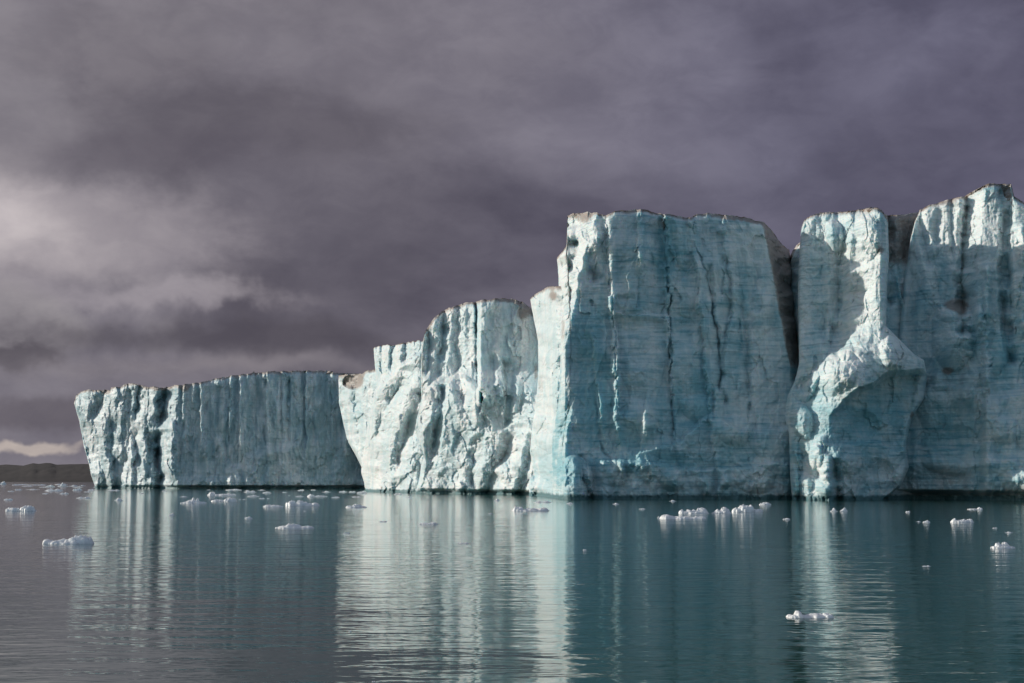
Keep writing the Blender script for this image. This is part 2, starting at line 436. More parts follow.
block('ice_block', 'rounded sunlit ice block split by one dark vertical crack, rubble at its foot', 'ice block',
      [(421, 362), (422.5, 345), (425, 333), (432, 321), (443, 312), (454, 307), (466, 303), (474, 303.5), (478, 301.5), (497, 299), (512, 298.6), (524, 304), (532, 311), (537, 322), (546, 326)],
      [(362, 421), (398, 421.5), (430, 415), (455, 424), (475, 420), (492, 416)], [(320, 546), (400, 546), (493, 548)],
      [(418, 273), (450, 266), (478, 258), (510, 251), (548, 242)], M_WHITE, 47, mid_s, (.5, .7, .95, .9),
      lambda x, y: .5 * sm(378, 425, y + 10 * perlin(x / 15, y / 15, 8)) * (1 - .75 * sm(480, 490, x) * (1 - sm(410, 440, y))), rim=.5, thick=60, notch=([(421, .6), (470, .7), (500, 1), (548, .4)], 1.1, 3.2), jag=.5)

def fin_s(S):
    S.saw([(556, 285), (556, 330), (558, 400), (553, 440), (562, 494)], 26, 10, 11)
    S.sawr([(547, 288), (553, 310)], 4, 10, 1.5); S.crack([(546, 304), (540, 314), (534, 318)], .8, .8)
    S.saw([(541, 350), (545, 385), (539, 430), (536, 470)], 8, 6, 2.5)
    S.blob(546, 442, 10, 8, 2); S.step([(530, 412), (545, 420), (560, 430)], 1.5, 2, (20, 60))
    S.stain(553, 296, 5, 6, 1.0); S.stain(541, 385, 4, 14, .5); S.tint(552, 472, 14, 24, 1.0); S.tint(553, 350, 5, 40, .2)
block('ice_fin', 'narrow bright white ice fin leaning on the left edge of the tallest central block', 'ice fin',
      [(530, 299.5), (536, 294), (547.5, 287.5), (557, 287), (578, 289)],
      [(299, 530), (320, 534), (340, 538), (375, 538.5), (400, 536), (430, 532), (450, 530), (495, 529)], [(280, 578), (495, 582)],
      [(529, 236), (545, 218), (556, 204), (582, 198)], M_WHITE, 53, fin_s, (.7, 1.0, 1.5, 1.3),
      lambda x, y: 1.3 * sm(345, 410, y + 8 * perlin(x / 9, y / 12, 6)), rim=.4, thick=40, jag=.4)

def cen_s(S):
    S.saw([(598, 212), (590, 235), (582, 262), (575, 300), (570, 330), (563, 352)], 30, 6, 15, 12)
    S.blob(592, 238, 12, 16, 2.0, 1, 20); S.saw([(597, 232), (596, 262), (602, 278)], 8, 8, 2.2); S.saw([(584, 222), (580, 245)], 6, 5, 1.8)
    S.saw([(572, 408), (570, 425), (566, 441)], 5, 6, 2.2, 3)
    S.saw([(587, 456), (588, 475), (594, 498)], 6, 4, 2.2, 3); S.saw([(557, 462), (558, 497)], 6, 6, 2); S.blob(575, 484, 18, 29, 5.0, .6)
    px_ = S.px + 1.2 * S.w + 3 * fbm(S.py / 60, S.py * 0, 777, 2)
    for q, (l, r, a_, y0_, y1_, tl) in enumerate([(556, 609, 1.0, 180, 520, .02), (609, 668, 1.3, 180, 470, .05), (668, 707, 1.0, 180, 450, .05), (700, 745, 1.1, 250, 440, .10), (745, 792, .6, 300, 470, .10),
                                                 (636, 660, .7, 190, 270, .0), (690, 722, .9, 190, 262, .25), (590, 616, .8, 340, 440, .1), (655, 690, .8, 395, 505, -.15), (722, 752, .7, 210, 300, .0), (700, 735, .9, 430, 505, .1)]):
        tilt = (S.py - 330) * tl
        u = (px_ - tilt - l) / (r - l)
        k_ = a_ * np.clip(1 + 1.2 * fbm(S.py / 50 + q * 7, S.py * 0, 780, 2), .2, 1.6) * sm(y0_ - 15, y0_ + 15, S.py + 2 * S.w) * (1 - sm(y1_ - 15, y1_ + 15, S.py + 2 * S.w))
        S.d += np.where((u > 0) & (u < 1), k_ * (1.1 * sm(0, .09, u) * (1 - np.clip(u, 0, 1)) + .35 * (1 - (2 * u - 1) ** 2)), 0)
    for cx_, cy_, rx_, ry_, a_ in [(640, 415, 26, 16, 1.1), (700, 408, 20, 14, 1.1), (735, 430, 18, 16, 1.0), (668, 448, 22, 12, 1.0), (770, 445, 20, 14, .9), (612, 470, 18, 16, .9), (755, 480, 22, 14, .9), (765, 300, 12, 40, .7), (640, 260, 18, 36, .6)]:
        S.blob(cx_, cy_, rx_, ry_, a_, .8, 10)
    cr1 = [(606, 212), (608, 266), (610, 290), (613, 312), (615, 350), (617, 410)]
    S.crack(cr1, .9, .7, 10); S.sawr([(613, 300), (617, 350), (618, 410)], 2, 26, .9); S.d += .35 * sm(604, 614, S.px + S.w) * (1 - sm(640, 668, S.px))
    S.crack([(596, 395), (598, 425), (602, 450), (612, 462)], 2.2, .8, 12)
    cr2 = [(669, 290), (670, 330), (669, 350), (671, 372), (672, 405), (674, 440)]
    S.crack(cr2, .8, .9, 6); S.rib([(666, 270), (667, 345)], 2.2, .8)
    cr3 = [(693, 222), (695, 245), (706, 272), (711, 294), (715, 320), (720, 350), (721, 388)]
    S.crack(cr3, .9, .8, 8); S.saw([(713, 270), (716, 300), (721, 340), (724, 385)], 3, 10, 1.2)
    S.saw([(731, 262), (734, 300), (726, 360), (728, 400)], 3, 9, .9); S.crack([(739, 320), (741, 350)], 1.5, .8)
    S.saw([(750, 330), (752, 400)], 3, 9, .7); S.crack([(748, 405), (749, 420)], 1.2, .9)
    S.rib([(641, 212), (643, 250), (640, 262)], 2, .6); S.rib([(617, 350), (617, 410)], 1.8, .6); S.saw([(716, 395), (716, 415)], 3, 6, 1.2)
    S.step([(628, 452), (650, 448), (680, 440), (700, 422), (715, 412), (740, 430), (790, 428)], 1.3, 3, (30, 60))
    S.step([(600, 458), (640, 462), (700, 470), (790, 462)], 1.2, 2, (30, 60)); S.step([(632, 315), (666, 315)], .5, 1, (2, 6))
    S.blob(722, 230, 5, 5, 1.2); S.blob(665, 215, 8, 5, 1.2); S.blob(692, 222, 4, 6, 1.6)
    S.blob(672, 480, 12, 12, 1.4); S.blob(705, 485, 8, 10, 1.2); S.blob(650, 430, 10, 12, 1.0); S.blob(726, 482, 8, 8, 1.0)
    # dirty right shoulder falling away from the face
    S.sawr([(763, 222), (770, 255), (776, 288), (782, 321), (787, 350), (791, 378)], 24, 8, 11, 8)
    xl = np.interp(S.py, [222, 255, 288, 321, 350, 378], [763, 770, 776, 782, 787, 791])
    S.dirt += 1.1 * sm(0, 2, S.px - xl) * (1 - sm(350, 385, S.py)); S.dirt += .75 * np.exp(-((S.px - xl) / 2) ** 2) * (1 - sm(340, 380, S.py))
    S.stain(584, 218, 8, 6, .9); S.stain(563, 330, 3, 22, .6); S.stain(575, 252, 4, 8, .5); S.stain(740, 220, 25, 5, .5); S.stain(693, 240, 3, 8, .5)
    S.tint(650, 260, 80, 50, .25); S.tint(605, 400, 25, 60, .5); S.tint(650, 461, 50, 5, .9); S.tint(610, 430, 30, 30, .4); S.tint(690, 395, 40, 25, .25); S.tint(566, 468, 13, 16, .8); S.tint(580, 245, 22, 50, -1.0); S.tint(562, 320, 8, 60, -.8)  # negative tints paint the sunlit left flank whiter
block('ice_tower', 'broadest ice block, a flat-topped blue shaded wall at the centre of the glacier front', 'ice tower',
      [(557, 259), (563, 251.5), (566.5, 246), (567.3, 217), (573, 214), (596, 213), (606, 216), (614, 212), (640, 210.5), (656, 213.5), (670, 215), (690, 218.5), (694, 216), (707, 213.5),
       (720, 215), (738, 217), (753, 220), (764, 223), (773, 233), (782, 245), (789, 251), (792, 262)],
      [(259, 557), (277, 558.5), (300, 559.5), (345, 561), (400, 559), (440, 552), (498, 552)], [(262, 792), (300, 794), (350, 800), (380, 803), (498, 806)],
      [(552, 204), (565, 193.5), (600, 192.5), (790, 192.5), (806, 196)], M_ICE, 61, cen_s, (.40, .6, .5, .7),
      lambda x, y: .35 * sm(440, 470, y) + .5 * (1 - sm(556, 566, x)) * sm(350, 400, y), rim=.4, thick=60, jag=.5, drop=3.5, dropd=6)

def flake_s(S):
    S.saw([(800, 244), (796, 300), (800, 400)], 12, 10, 3)
block('ice_flake', 'thin pale ice sliver wedged in the gap right of the central block', 'ice sliver',
      [(787.5, 270), (790, 262), (795, 251), (800, 244), (806, 240), (812, 240)],
      [(270, 787.5), (300, 790), (340, 797), (380, 799), (498, 799)], [(240, 812), (498, 812)],
      [(787, 199), (812, 197)], M_ICE, 71, flake_s, (.2, .4, .4, 1), rim=.2, thick=30, jag=.2, rim_dirt=.2, drop=6)

T_DEPTH = [(785, 191), (800, 190.5), (838, 187), (850, 182), (866, 180.5), (880, 179), (928, 180)]
def tow_s(S):
    S.saw([(876, 205), (880, 250), (874, 290), (872, 320), (868, 345)], 24, 26, 2.6, 10)
    S.saw([(826, 213), (826, 250), (829, 300), (829, 335)], 5, 14, .8); S.saw([(851, 250), (849, 285), (851, 315)], 7, 12, 1.6)
    S.blob(835, 236, 9, 17, 3.0, .8, -10); S.blob(862, 236, 20, 26, 2.0); S.blob(840, 375, 16, 24, 2.0, 1, 35); S.blob(801, 420, 12, 20, 2.2, .8, -20); S.blob(818, 452, 9, 18, 1.8, .8, 15); S.blob(800, 484, 12, 14, 1.6); S.blob(828, 486, 14, 12, 1.6); S.blob(808, 385, 9, 18, 1.6, .8, 25)
    for cx_, cy_, rx_, ry_, a_ in [(865, 425, 16, 14, -1.3), (892, 420, 12, 22, .9), (852, 462, 12, 14, .9), (880, 470, 14, 12, -1.0), (895, 455, 8, 16, .8), (850, 290, 6, 22, .6)]:
        S.blob(cx_, cy_, rx_, ry_, a_, .9, 15)
    S.saw([(812, 214), (808, 240)], 8, 8, 1.2)
    S.crack([(884, 210), (888, 222)], 2, 2)
    # the prow comes forward from row 340 down; to its right the ice turns away into a banded hollow
    base = pl(T_DEPTH, S.px)
    up = pl([(785, 189.5), (803, 186.5), (832, 180), (858, 176.5), (880, 177), (905, 177), (928, 182)], S.px)
    lo = pl([(785, 188), (797, 185.6), (813, 183.3), (829, 181), (840, 181.2), (870, 182.5), (905, 185), (928, 187)], S.px)
    yl = pl([(785, 380), (820, 400), (830, 414), (846, 399), (860, 388), (874, 384), (886, 375), (900, 371), (928, 370)], S.px) + S.w * .8
    ku = sm(322, 372, S.py + S.w); kl = sm(-2.5, 5, S.py - yl) * np.where(S.px < 826, sm(370, 420, S.py), 1)
    S.d += ku * (base - (up * (1 - kl) + lo * kl))
    S.saw([(842, 334), (838, 350), (826, 368), (812, 385)], 9, 10, 1.8, 14); S.blob(893, 354, 13, 20, 2.4, .9, -15); S.blob(845, 350, 9, 12, 1.2)
    S.saw([(806, 445), (811, 462), (806, 495)], 7, 6, 1.2); S.step([(835, 445), (870, 440), (905, 452)], .8, 3, (20, 30))
    S.blob(826, 468, 9, 14, 2.2, .8); S.saw([(843, 465), (846, 498)], 7, 8, 2.5)
    S.blob(905, 475, 14, 22, 1.0); S.rib([(922, 372), (918, 400), (908, 425), (905, 450)], 5, 1.5)
    S.stain(880, 250, 5, 6, .7); S.stain(858, 344, 3, 4, .5); S.stain(912, 415, 3, 5, .9); S.stain(862, 388, 4, 2, .5)
    S.tint(875, 430, 40, 35, .75); S.tint(875, 420, 32, 12, .35); S.tint(812, 320, 10, 60, .15); S.tint(862, 280, 26, 70, -.9); S.tint(846, 375, 34, 34, -.9); S.tint(895, 352, 16, 22, -.9); S.tint(818, 465, 10, 30, -.7)  # negative tints put sunlight into the colour of band, bulge and foot
block('ice_tower', 'bulging ice tower with a sunlit prow over a blue hollow, right of centre', 'ice tower',
      [(798, 262), (799.5, 240), (801.5, 228), (804, 221), (811, 216), (820, 213), (844, 212.5), (868, 209), (877, 208.5), (883, 213), (888, 221), (889, 240)],
      [(232, 801), (256, 799), (300, 797.6), (340, 798.7), (364, 799), (380, 795), (398, 787), (417, 785), (435, 789), (475, 790), (499, 792)],
      [(223, 888), (256, 889), (289, 887), (326, 886), (333, 893), (339, 899), (355, 915), (360, 924), (377, 927.5), (398, 925), (417, 912), (443, 906), (467, 909), (486, 901), (499, 885)],
      T_DEPTH, M_ICE, 83, tow_s, (.25, .45, .6, 1.1),
      lambda x, y: .3 * sm(325, 350, y) * (1 - sm(400, 420, y)) + .8 * sm(425, 480, y + .6 * (x - 800)) * (1 - sm(830, 870, x)), rim=.5, thick=40, jag=.5, drop=6, dropd=8)

def slot_s(S):
    S.saw([(897, 214), (896, 240), (897, 300)], 7, 6, 1.6); S.dirt += .75 * (1 - sm(255, 275, S.py)); S.rib([(897, 278), (903, 304)], 1.4, 1.5, 3)
    S.crack([(890, 216), (886, 222)], 2, 1.5)
block('ice_chunk', 'brown dirty ice chunk filling the cleft between the bulging tower and the rightmost wall', 'ice chunk',
      [(880, 214), (888, 216), (905, 215), (914, 213.5), (922, 213)], [(210, 880), (499, 880)], [(210, 922), (499, 922)],
      [(880, 190), (922, 193)], M_ICE, 97, slot_s, (.25, .5, .6, 1.1), rim=.5, thick=30, jag=.4, drop=5)

def wall_s(S):
    S.saw([(926, 210), (930, 235), (936, 262)], 7, 8, 1.2); S.saw([(946, 204), (944, 240)], 8, 10, .9); S.saw([(958, 200), (959, 262)], 6, 5, .8)
    S.crack([(965, 195), (963, 220), (962, 262), (963, 330)], 1.2, .9, 10)
    S.saw([(985, 186), (982, 230), (978, 280), (980, 330)], 17, 8, 3.2)
    S.sawr([(996, 186), (998, 220), (997, 270), (1000, 330), (1006, 360)], 5, 12, 2.0)
    S.saw([(1014, 190), (1013, 260), (1016, 330)], 5, 10, 2.0); S.rib([(1022, 230), (1024, 330)], 4, 2); S.rib([(986, 270), (988, 330), (986, 380)], 4, 1.2)
    S.blob(953, 335, 22, 36, 3.4, .8); S.blob(948, 312, 14, 10, 1.2); S.blob(978, 320, 8, 18, 2.0); S.blob(940, 380, 10, 12, 1.0)
    S.step([(984, 400), (1000, 398), (1024, 388), (1100, 380)], 2.2, 5, (80, 60)); S.saw([(988, 390), (986, 420), (984, 440)], 4, 10, 1.2)
    S.blob(1022, 482, 22, 12, 1.0, .7); S.step([(968, 462), (1000, 458), (1100, 452)], 1.4, 5, (60, 60))
    for cx_, cy_, rx_, ry_, a_ in [(935, 410, 16, 22, 1.1), (960, 440, 18, 16, -1.0), (945, 465, 24, 10, 1.0), (1000, 350, 10, 26, 1.2), (1012, 300, 7, 30, .9), (925, 300, 9, 40, .8), (925, 375, 12, 18, -.8), (1005, 430, 16, 14, 1.0), (970, 385, 9, 20, .8)]:
        S.blob(cx_, cy_, rx_, ry_, a_, .85, 12)
    S.step([(905, 452), (930, 446), (960, 450), (990, 441)], .9, 2, (14, 20)); S.step([(915, 388), (940, 384), (985, 389)], .8, 2, (10, 20))
    S.stain(956, 305, 10, 5, 2.0); S.stain(962, 312, 6, 4, .8); S.stain(948, 371, 6, 4, 1.3); S.stain(989, 392, 2, 5, .7); S.stain(952, 205, 10, 4, .5); S.stain(970, 408, 3, 4, .4)
    S.stain(966, 215, 3, 16, .6)
    S.tint(950, 430, 60, 45, .5); S.tint(950, 222, 90, 32, -.9); S.tint(1005, 270, 6, 60, .4); S.tint(1015, 330, 14, 50, .2)  # sunlit strip along the wall top is painted paler by the negative tint
block('ice_wall', 'rightmost and highest ice wall, sunlit along the top and sliced by a level shadow', 'ice wall',
      [(907, 262), (910, 240), (915, 220), (919, 211), (930, 206), (954, 198.5), (962, 197), (965, 198), (971, 193), (987, 185.5), (1000, 184.5), (1011, 185), (1014, 197), (1024, 204), (1045, 214), (1080, 236), (1100, 250)],
      [(254, 907), (286, 903), (320, 900), (499, 880)], [(200, 1100), (501, 1100)],
      [(880, 191), (907, 190), (945, 187), (985, 182), (1024, 179), (1100, 172)], M_ICE, 101, wall_s, (.55, .6, .5, .8),
      lambda x, y: .35 * sm(370, 440, y) * sm(975, 1000, x), rim=.45, thick=60, jag=.5,
      notch=([(880, 1), (935, 1.2), (1000, .9), (1020, .3), (1100, .2)], 1.4, 3.2))

# the glacier the front belongs to: one low body of ice behind the blocks, closing the gaps between them
def glacier_body():
    xs = np.linspace(-118, 190, 90); V = []; 
    yf = np.interp(xs, [-118, -100, -50, -30, -10, 10, 40, 60, 190], [600, 520, 500, 400, 330, 265, 245, 235, 225])
    top = np.interp(xs, [-118, -60, -30, -5, 10, 40, 60, 190], [30, 31, 29, 30, 32, 32, 33, 36])
    top = top + 1.5 * fbm(xs / 12, xs * 0, 5, 3)
    rows = [(0, -2, 0), (0, .55, .0), (1.5, .9, 0), (4, 1, 0), (30, 1.0, 1), (120, 1.02, 2), (300, 1.05, 3)]
    for dy, k, s in rows:
        for i, x in enumerate(xs):
            V.append((x, yf[i] + dy + 1.5 * math.sin(i * 1.7 + s), -3 if k < 0 else top[i] * k + .6 * math.sin(i * 2.3 + s * 3)))
    n = len(xs); Q = grid_quads(len(rows), n)
    o = mesh_obj('glacier', V, Q, M_DIRT, None, True); tag(o, kind='structure')
glacier_body()

# ================================================================== water, land
def water():
    m, nt, b = mat_new('fjord_water')
    pos = N(nt, 'ShaderNodeNewGeometry').outputs['Position']
    b.inputs['Base Color'].default_value = (.024, .080, .070, 1)
    b.inputs['Roughness'].default_value = .045; b.inputs['IOR'].default_value = 1.333
    a = noise(nt, pos, 1.15, 3, .55, (.42, 1, 1), .4)
    c = noise(nt, pos, .22, 3, .5, (.35, 1, 1), .3)
    d = noise(nt, pos, 4.2, 2, .5, (.5, 1, 1))
    patch = ramp(nt, noise(nt, pos, .02, 3, .6, (.4, 1, 1)), (.35, .65))
    h = math_(nt, 'MULTIPLY', a, math_(nt, 'MULTIPLY_ADD', patch, .6, False, .5))
    h = math_(nt, 'ADD', math_(nt, 'MULTIPLY', h, .040), math_(nt, 'MULTIPLY', c, .05))
    h = math_(nt, 'ADD', h, math_(nt, 'MULTIPLY', d, .006))
    bp = N(nt, 'ShaderNodeBump'); bp.inputs['Strength'].default_value = 1; bp.inputs['Distance'].default_value = 1.0
    L(nt, h, bp.inputs['Height']); L(nt, bp.outputs[0], b.inputs['Normal'])
    R = 30000
    o = mesh_obj('water', [(-R, -R, 0), (R, -R, 0), (R, R, 0), (-R, R, 0)], [(0, 1, 2, 3)], m, None, False)
    tag(o, kind='structure')
water()

def land():
    m, nt, b = mat_new('bare_moraine')
    pos = N(nt, 'ShaderNodeNewGeometry').outputs['Position']
    n = noise(nt, pos, .01, 6, .65)
    c = mixc(nt, ramp(nt, n, (.35, .65)), (.009, .007, .009), (.022, .017, .019))  # cloud shadow over the hills is put into this dark colour
    L(nt, c, b.inputs['Base Color']); b.inputs['Roughness'].default_value = .95
    prof = [(-900, 468), (-500, 460), (-300, 462), (-150, 466), (-60, 465), (0, 466.5), (10, 467), (22, 466.5), (30, 464.5), (35, 463.3), (40, 464), (47, 463), (52, 463.2), (58, 464.8), (75, 464.3), (95, 463.8), (160, 462), (300, 465), (420, 470)]
    for nm, Y0, pr, thickn in (('hills', 3200, prof, 900), ('hills', 9000, [(-1500, 466), (-400, 463), (-100, 465.5), (0, 465.2), (8, 464.6), (16, 465), (28, 466), (60, 468), (300, 466), (900, 470)], 2500)):
        pxs = np.linspace(pr[0][0], pr[-1][0], 700); K = 26; V = []
        tops = pl(pr, pxs) + .35 * fbm(pxs / 12, pxs * 0, 3, 5)
        for k in range(K):
            f = k / (K - 1)
            Y = Y0 + thickn * f
            zt = H + (HOR - tops) / F * (Y0 + thickn)
            g = f ** .8
            z = -2 + (zt + 2) * g + 3.5 * fbm(pxs / 9, pxs * 0 + f * 5, 9, 4) * math.sin(math.pi * f) * (Y0 / 3200)
            x = (pxs - CX) / F * Y
            V.append(np.stack([x, np.full_like(x, Y), z], 1))
        V = np.concatenate(V); n = len(pxs)
        bk = V[-n:].copy(); bk[:, 1] += 400; bk[:, 2] = -5
        V = np.concatenate([V, bk])
        tag(mesh_obj(nm, V, grid_quads(K + 1, n), m, None, True), kind='structure')
land()

# ================================================================== floating ice
def floe_mesh(lobes, w, h, seed, nx=70, ny=30, depthk=.75):
    """lobes: (centre -1..1, half width, height 0..1, y offset). A lumpy slab with steep broken sides."""
    u = np.linspace(-1.06, 1.06, nx)[None, :].repeat(ny, 0); v = np.linspace(-1.06, 1.06, ny)[:, None].repeat(nx, 1)
    z = np.zeros(u.shape) - .5
    wob = .22 * fbm(u * 3, v * 3, seed, 4, .6) + .07 * facets(u * 5, v * 4, seed + 9)
    for c, hw, hh, yo in lobes:
        r = np.sqrt(((u - c) / hw) ** 2 + ((v - yo) / (.55 + .45 * hw)) ** 2) + wob * 1.6
        zz = hh * np.sqrt(np.clip(1 - r ** 2.2, 0, 1)) - .5 * sm(.96, 1.06, r)
        zz = zz * np.clip(.85 + .45 * facets(u * 5, v * 3, seed + 3) + .25 * fbm(u * 6, v * 4, seed + 4, 4), .4, 1.15)
        z = np.maximum(z, zz)
    x = u * w / 2; y = v * w / 2 * depthk
    zt = z * h
    zt = np.where(z < 0, np.maximum(zt, -.5 * h) - .02, zt)
    V = np.stack([x, y, zt], -1).reshape(-1, 3)
    # underside
    B = V.copy(); B[:, 2] = -h * 1.3 - .05; B[:, :2] *= .8
    Q = grid_quads(ny, nx); n = len(V)
    Qb = grid_quads(ny, nx, n, True)
    rim = list(range(nx)) + [nx * (j + 1) - 1 for j in range(1, ny)] + [nx * (ny - 1) + i for i in range(nx - 2, -1, -1)] + [nx * j for j in range(ny - 2, 0, -1)]
    Qs = [(rim[i], n + rim[i], n + rim[(i + 1) % len(rim)], rim[(i + 1) % len(rim)]) for i in range(len(rim))]
    return np.concatenate([V, B]), np.concatenate([Q, Qb, np.array(Qs)])

def floe(name, x0, x1, row, hpx, lobes, label, cat='ice floe', group=None, seed=None, rz=0, depthk=None):
    Y = -H / math.tan(math.atan((CY - row) / F) + PITCH)
    Y = abs(Y); px = (x0 + x1) / 2; wx = (px - CX) / F * Y
    w = (x1 - x0) / F * Y * .97; h = hpx / F * Y * .66
    if depthk is None: depthk = rng.uniform(.55, .8)
    depthk = min(depthk, 1.2)
    seed = seed or rng.randrange(1000)
    small = (x1 - x0) < 12
    V, Q = floe_mesh(lobes, w, h, seed, 22 if small else 84, 12 if small else 36, depthk)
    o = mesh_obj(name, V, Q, M_FLOE, None, False)
    if not small: o.data.polygons.foreach_set('use_smooth', np.full(len(o.data.polygons), True))
    o.location = (wx, Y + w / 2 * depthk * .8, 0); o.rotation_euler.z = rz
    tag(o, label, cat, group); return o

FLAT = [(0, 1, .55, 0), (-.4, .4, .9, 0), (.45, .4, 1, 0)]
PEAK = [(0, 1, .3, 0), (.05, .5, .9, 0), (-.1, .25, 1.1, .1)]
CHUNK = [(0, .95, .8, 0), (.2, .5, 1.1, 0)]
g1 = 'ice floes on the dark water near the left edge'
floe('ice_floe', 44, 94, 544, 12, [(0, 1, .42, 0), (-.15, .5, .6, .1), (.45, .5, 1.0, 0), (.7, .28, .9, 0), (-.85, .2, .5, 0)], 'large low white floe rising to the right, nearest floe on the left side', seed=3)
floe('ice_floe', 6.5, 37, 511, 8, [(-.5, .48, .62, 0), (.45, .5, 1, 0), (.9, .12, .2, 0)], 'two-humped white floe close to the left edge of the photo', seed=5)
floe('ice_floe', 181, 207, 503.5, 7, [(0, 1, .45, 0), (-.1, .55, .8, 0), (-.05, .12, 1.15, 0), (.3, .12, 1.1, 0)], 'peaked white floe with two small horns, before the far ice cliff')
floe('ice_floe', 208, 236, 495.5, 5, [(-.75, .28, 1.1, 0), (0, .6, .5, 0), (.6, .42, .6, 0)], 'thin floe with a raised left tip, just behind another thin floe near the far cliff')
floe('ice_floe', 212, 238, 501.5, 5.5, [(-.5, .55, .5, 0), (.45, .5, 1, -.1), (.7, .25, .8, 0)], 'floe thick at its right end, second of the close pair before the far cliff')
floe('ice_floe', 264, 284, 507, 3.2, [(0, 1, .9, 0), (-.5, .4, 1.1, 0)], 'flat straight-edged floe left of the three-lumped floe')
floe('ice_floe', 286, 320, 506, 8, [(-.7, .3, 1, 0), (-.1, .42, .95, 0), (.35, .3, .55, 0), (.75, .26, .55, 0)], 'three-lumped white floe with a round left hump, before the far cliff', seed=11)
floe('ice_floe', 274.6, 313.6, 528.5, 7, [(-.2, .78, .55, 0), (-.12, .42, 1, 0), (.65, .36, .5, 0)], 'low pointed floe with a thin right tail, below the three-lumped floe', seed=12)
floe('ice_floe', 308, 328, 496.8, 3.8, [(-.65, .35, 1, 0), (.3, .7, .5, 0)], 'slim floe with a rounded left knob, behind the three-lumped floe')
floe('ice_floe', 346, 368, 507.5, 5, [(0, 1, .4, 0), (0, .5, 1, 0), (-.7, .3, .6, 0)], 'jagged floe where the shaded and sunlit reflections meet, left of centre', seed=15)
floe('ice_floe', 357, 368, 493.5, 3.5, CHUNK, 'small white lump at the foot of the sunlit ice shoulder')
floe('ice_floe', 511, 549.5, 511, 6.5, [(0, 1, .4, 0), (-.65, .3, 1, 0), (.1, .4, .6, 0), (.7, .3, .75, 0)], 'long floe amid the brightest reflection, lumpy at its left end', seed=18)
floe('ice_floe', 533, 551, 502.5, 2, FLAT, 'thin floe behind the long floe in the bright reflection')
floe('ice_floe', 418, 439, 524.3, 2.6, FLAT, 'flat sliver of ice in the sunlit reflection below the cracked block')
floe('ice_floe', 659, 707, 519, 6, [(-.68, .32, 1, 0), (0, .6, .6, 0), (.6, .4, .55, 0)], 'low front floe of the large cluster before the central wall', group='cluster of floes before the central wall', seed=21)
floe('ice_floe', 678, 709, 513.5, 8, [(0, 1, .5, 0), (-.8, .2, .7, 0), (-.35, .2, .8, 0), (0, .18, .75, 0), (.55, .4, 1, 0), (.3, .14, .95, .1)], 'ragged floe with several small bumps, left piece at the back of the large cluster', group='cluster of floes before the central wall', seed=22)
floe('ice_floe', 711, 731, 513.5, 8.5, [(0, .98, .5, 0), (.3, .55, 1, 0), (-.3, .4, .7, 0)], 'wedge-shaped middle lump of the large cluster', group='cluster of floes before the central wall', seed=23)
floe('ice_floe', 730, 763, 512, 11, [(-.1, .55, 1, 0), (.15, .3, 1.05, 0), (-.6, .35, .55, 0), (.7, .3, .4, 0)], 'tallest domed piece of the large cluster before the central wall', group='cluster of floes before the central wall', seed=24)
floe('ice_floe', 758, 770, 505, 4.5, [(.1, .9, .9, 0), (-.7, .3, .5, 0)], 'small slanted white slab just behind the domed piece of the cluster')
floe('ice_floe', 828, 836, 511.5, 5.5, PEAK, 'left one of two small white lumps side by side below the bulging tower')
floe('ice_floe', 838, 846, 511.5, 5, CHUNK, 'right one of two small white lumps side by side below the bulging tower')
floe('ice_floe', 949.5, 972, 522.5, 5.5, [(0, 1, .65, 0), (-.7, .3, 1, 0), (.1, .3, .9, 0), (.7, .3, 1, 0)], 'oblong flat floe with knobbly top, before the rightmost wall', seed=27)
floe('ice_floe', 966, 981, 509.5, 3.2, [(-.3, .7, .4, 0), (.6, .36, 1, 0)], 'thin floe with a pale right knob, close under the rightmost wall')
floe('ice_floe', 988, 1012, 548.5, 10, [(0, 1, .45, 0), (-.35, .35, .85, 0), (.2, .35, .95, 0), (.1, .6, .65, 0)], 'chunky faceted white floe near the right edge of the photo', seed=29)
floe('ice_floe', 784.6, 832, 618.5, 9.5, [(-.75, .25, .45, 0), (-.5, .22, 1, 0), (-.1, .3, .4, 0), (.3, .35, .6, 0), (.75, .26, .65, 0)], 'nearest floe of all, a round lump joined to a low knobbly slab, lower right', seed=31)
floe('ice_floe', 920, 928, 522.5, 3, CHUNK, 'small white lump with a crumb beside it, left of the oblong flat floe')
floe('ice_floe', 116, 125, 500.5, 4.5, PEAK, 'small peaked white lump in the pale reflection of the far cliff')
floe('ice_floe', 78, 93, 498.3, 2.2, FLAT, 'straight thin sliver of ice left of the small peaked lump')
floe('ice_floe', 59, 69.5, 486.5, 5.5, PEAK, 'bluish pointed chunk of ice under the distant dark shore', 'ice chunk')
floe('ice_floe', 2, 8.5, 484.5, 4.5, CHUNK, 'small bluish chunk of ice far off near the left edge', 'ice chunk')
floe('ice_floe', -6, 2.2, 484.3, 5, CHUNK, 'far bluish chunk cut off by the left edge', 'ice chunk')
floe('ice_floe', 46, 64, 491, 3.2, FLAT, 'longest thin white floe among the brash below the dark shore')
floe('ice_floe', 74, 84, 490.3, 3.2, CHUNK, 'stubby white floe just left of the far cliff foot')
floe('ice_floe', 61, 70.5, 494, 2.2, FLAT, 'small flat floe midway between the brash and the two-humped floe')
floe('ice_floe', 170.6, 177, 515.5, 4, CHUNK, 'lone small round lump at the edge of the pale reflection, left of centre')
floe('ice_floe', 246, 254, 518.7, 3, CHUNK, 'lone small oval lump left above the low pointed floe')
floe('ice_floe', 344, 351.5, 533.8, 2, FLAT, 'small flat piece at the left edge of the sunlit reflection')
floe('ice_floe', 918, 927, 566.5, 1.3, FLAT, 'thin greenish sliver alone in the dark reflection at right')
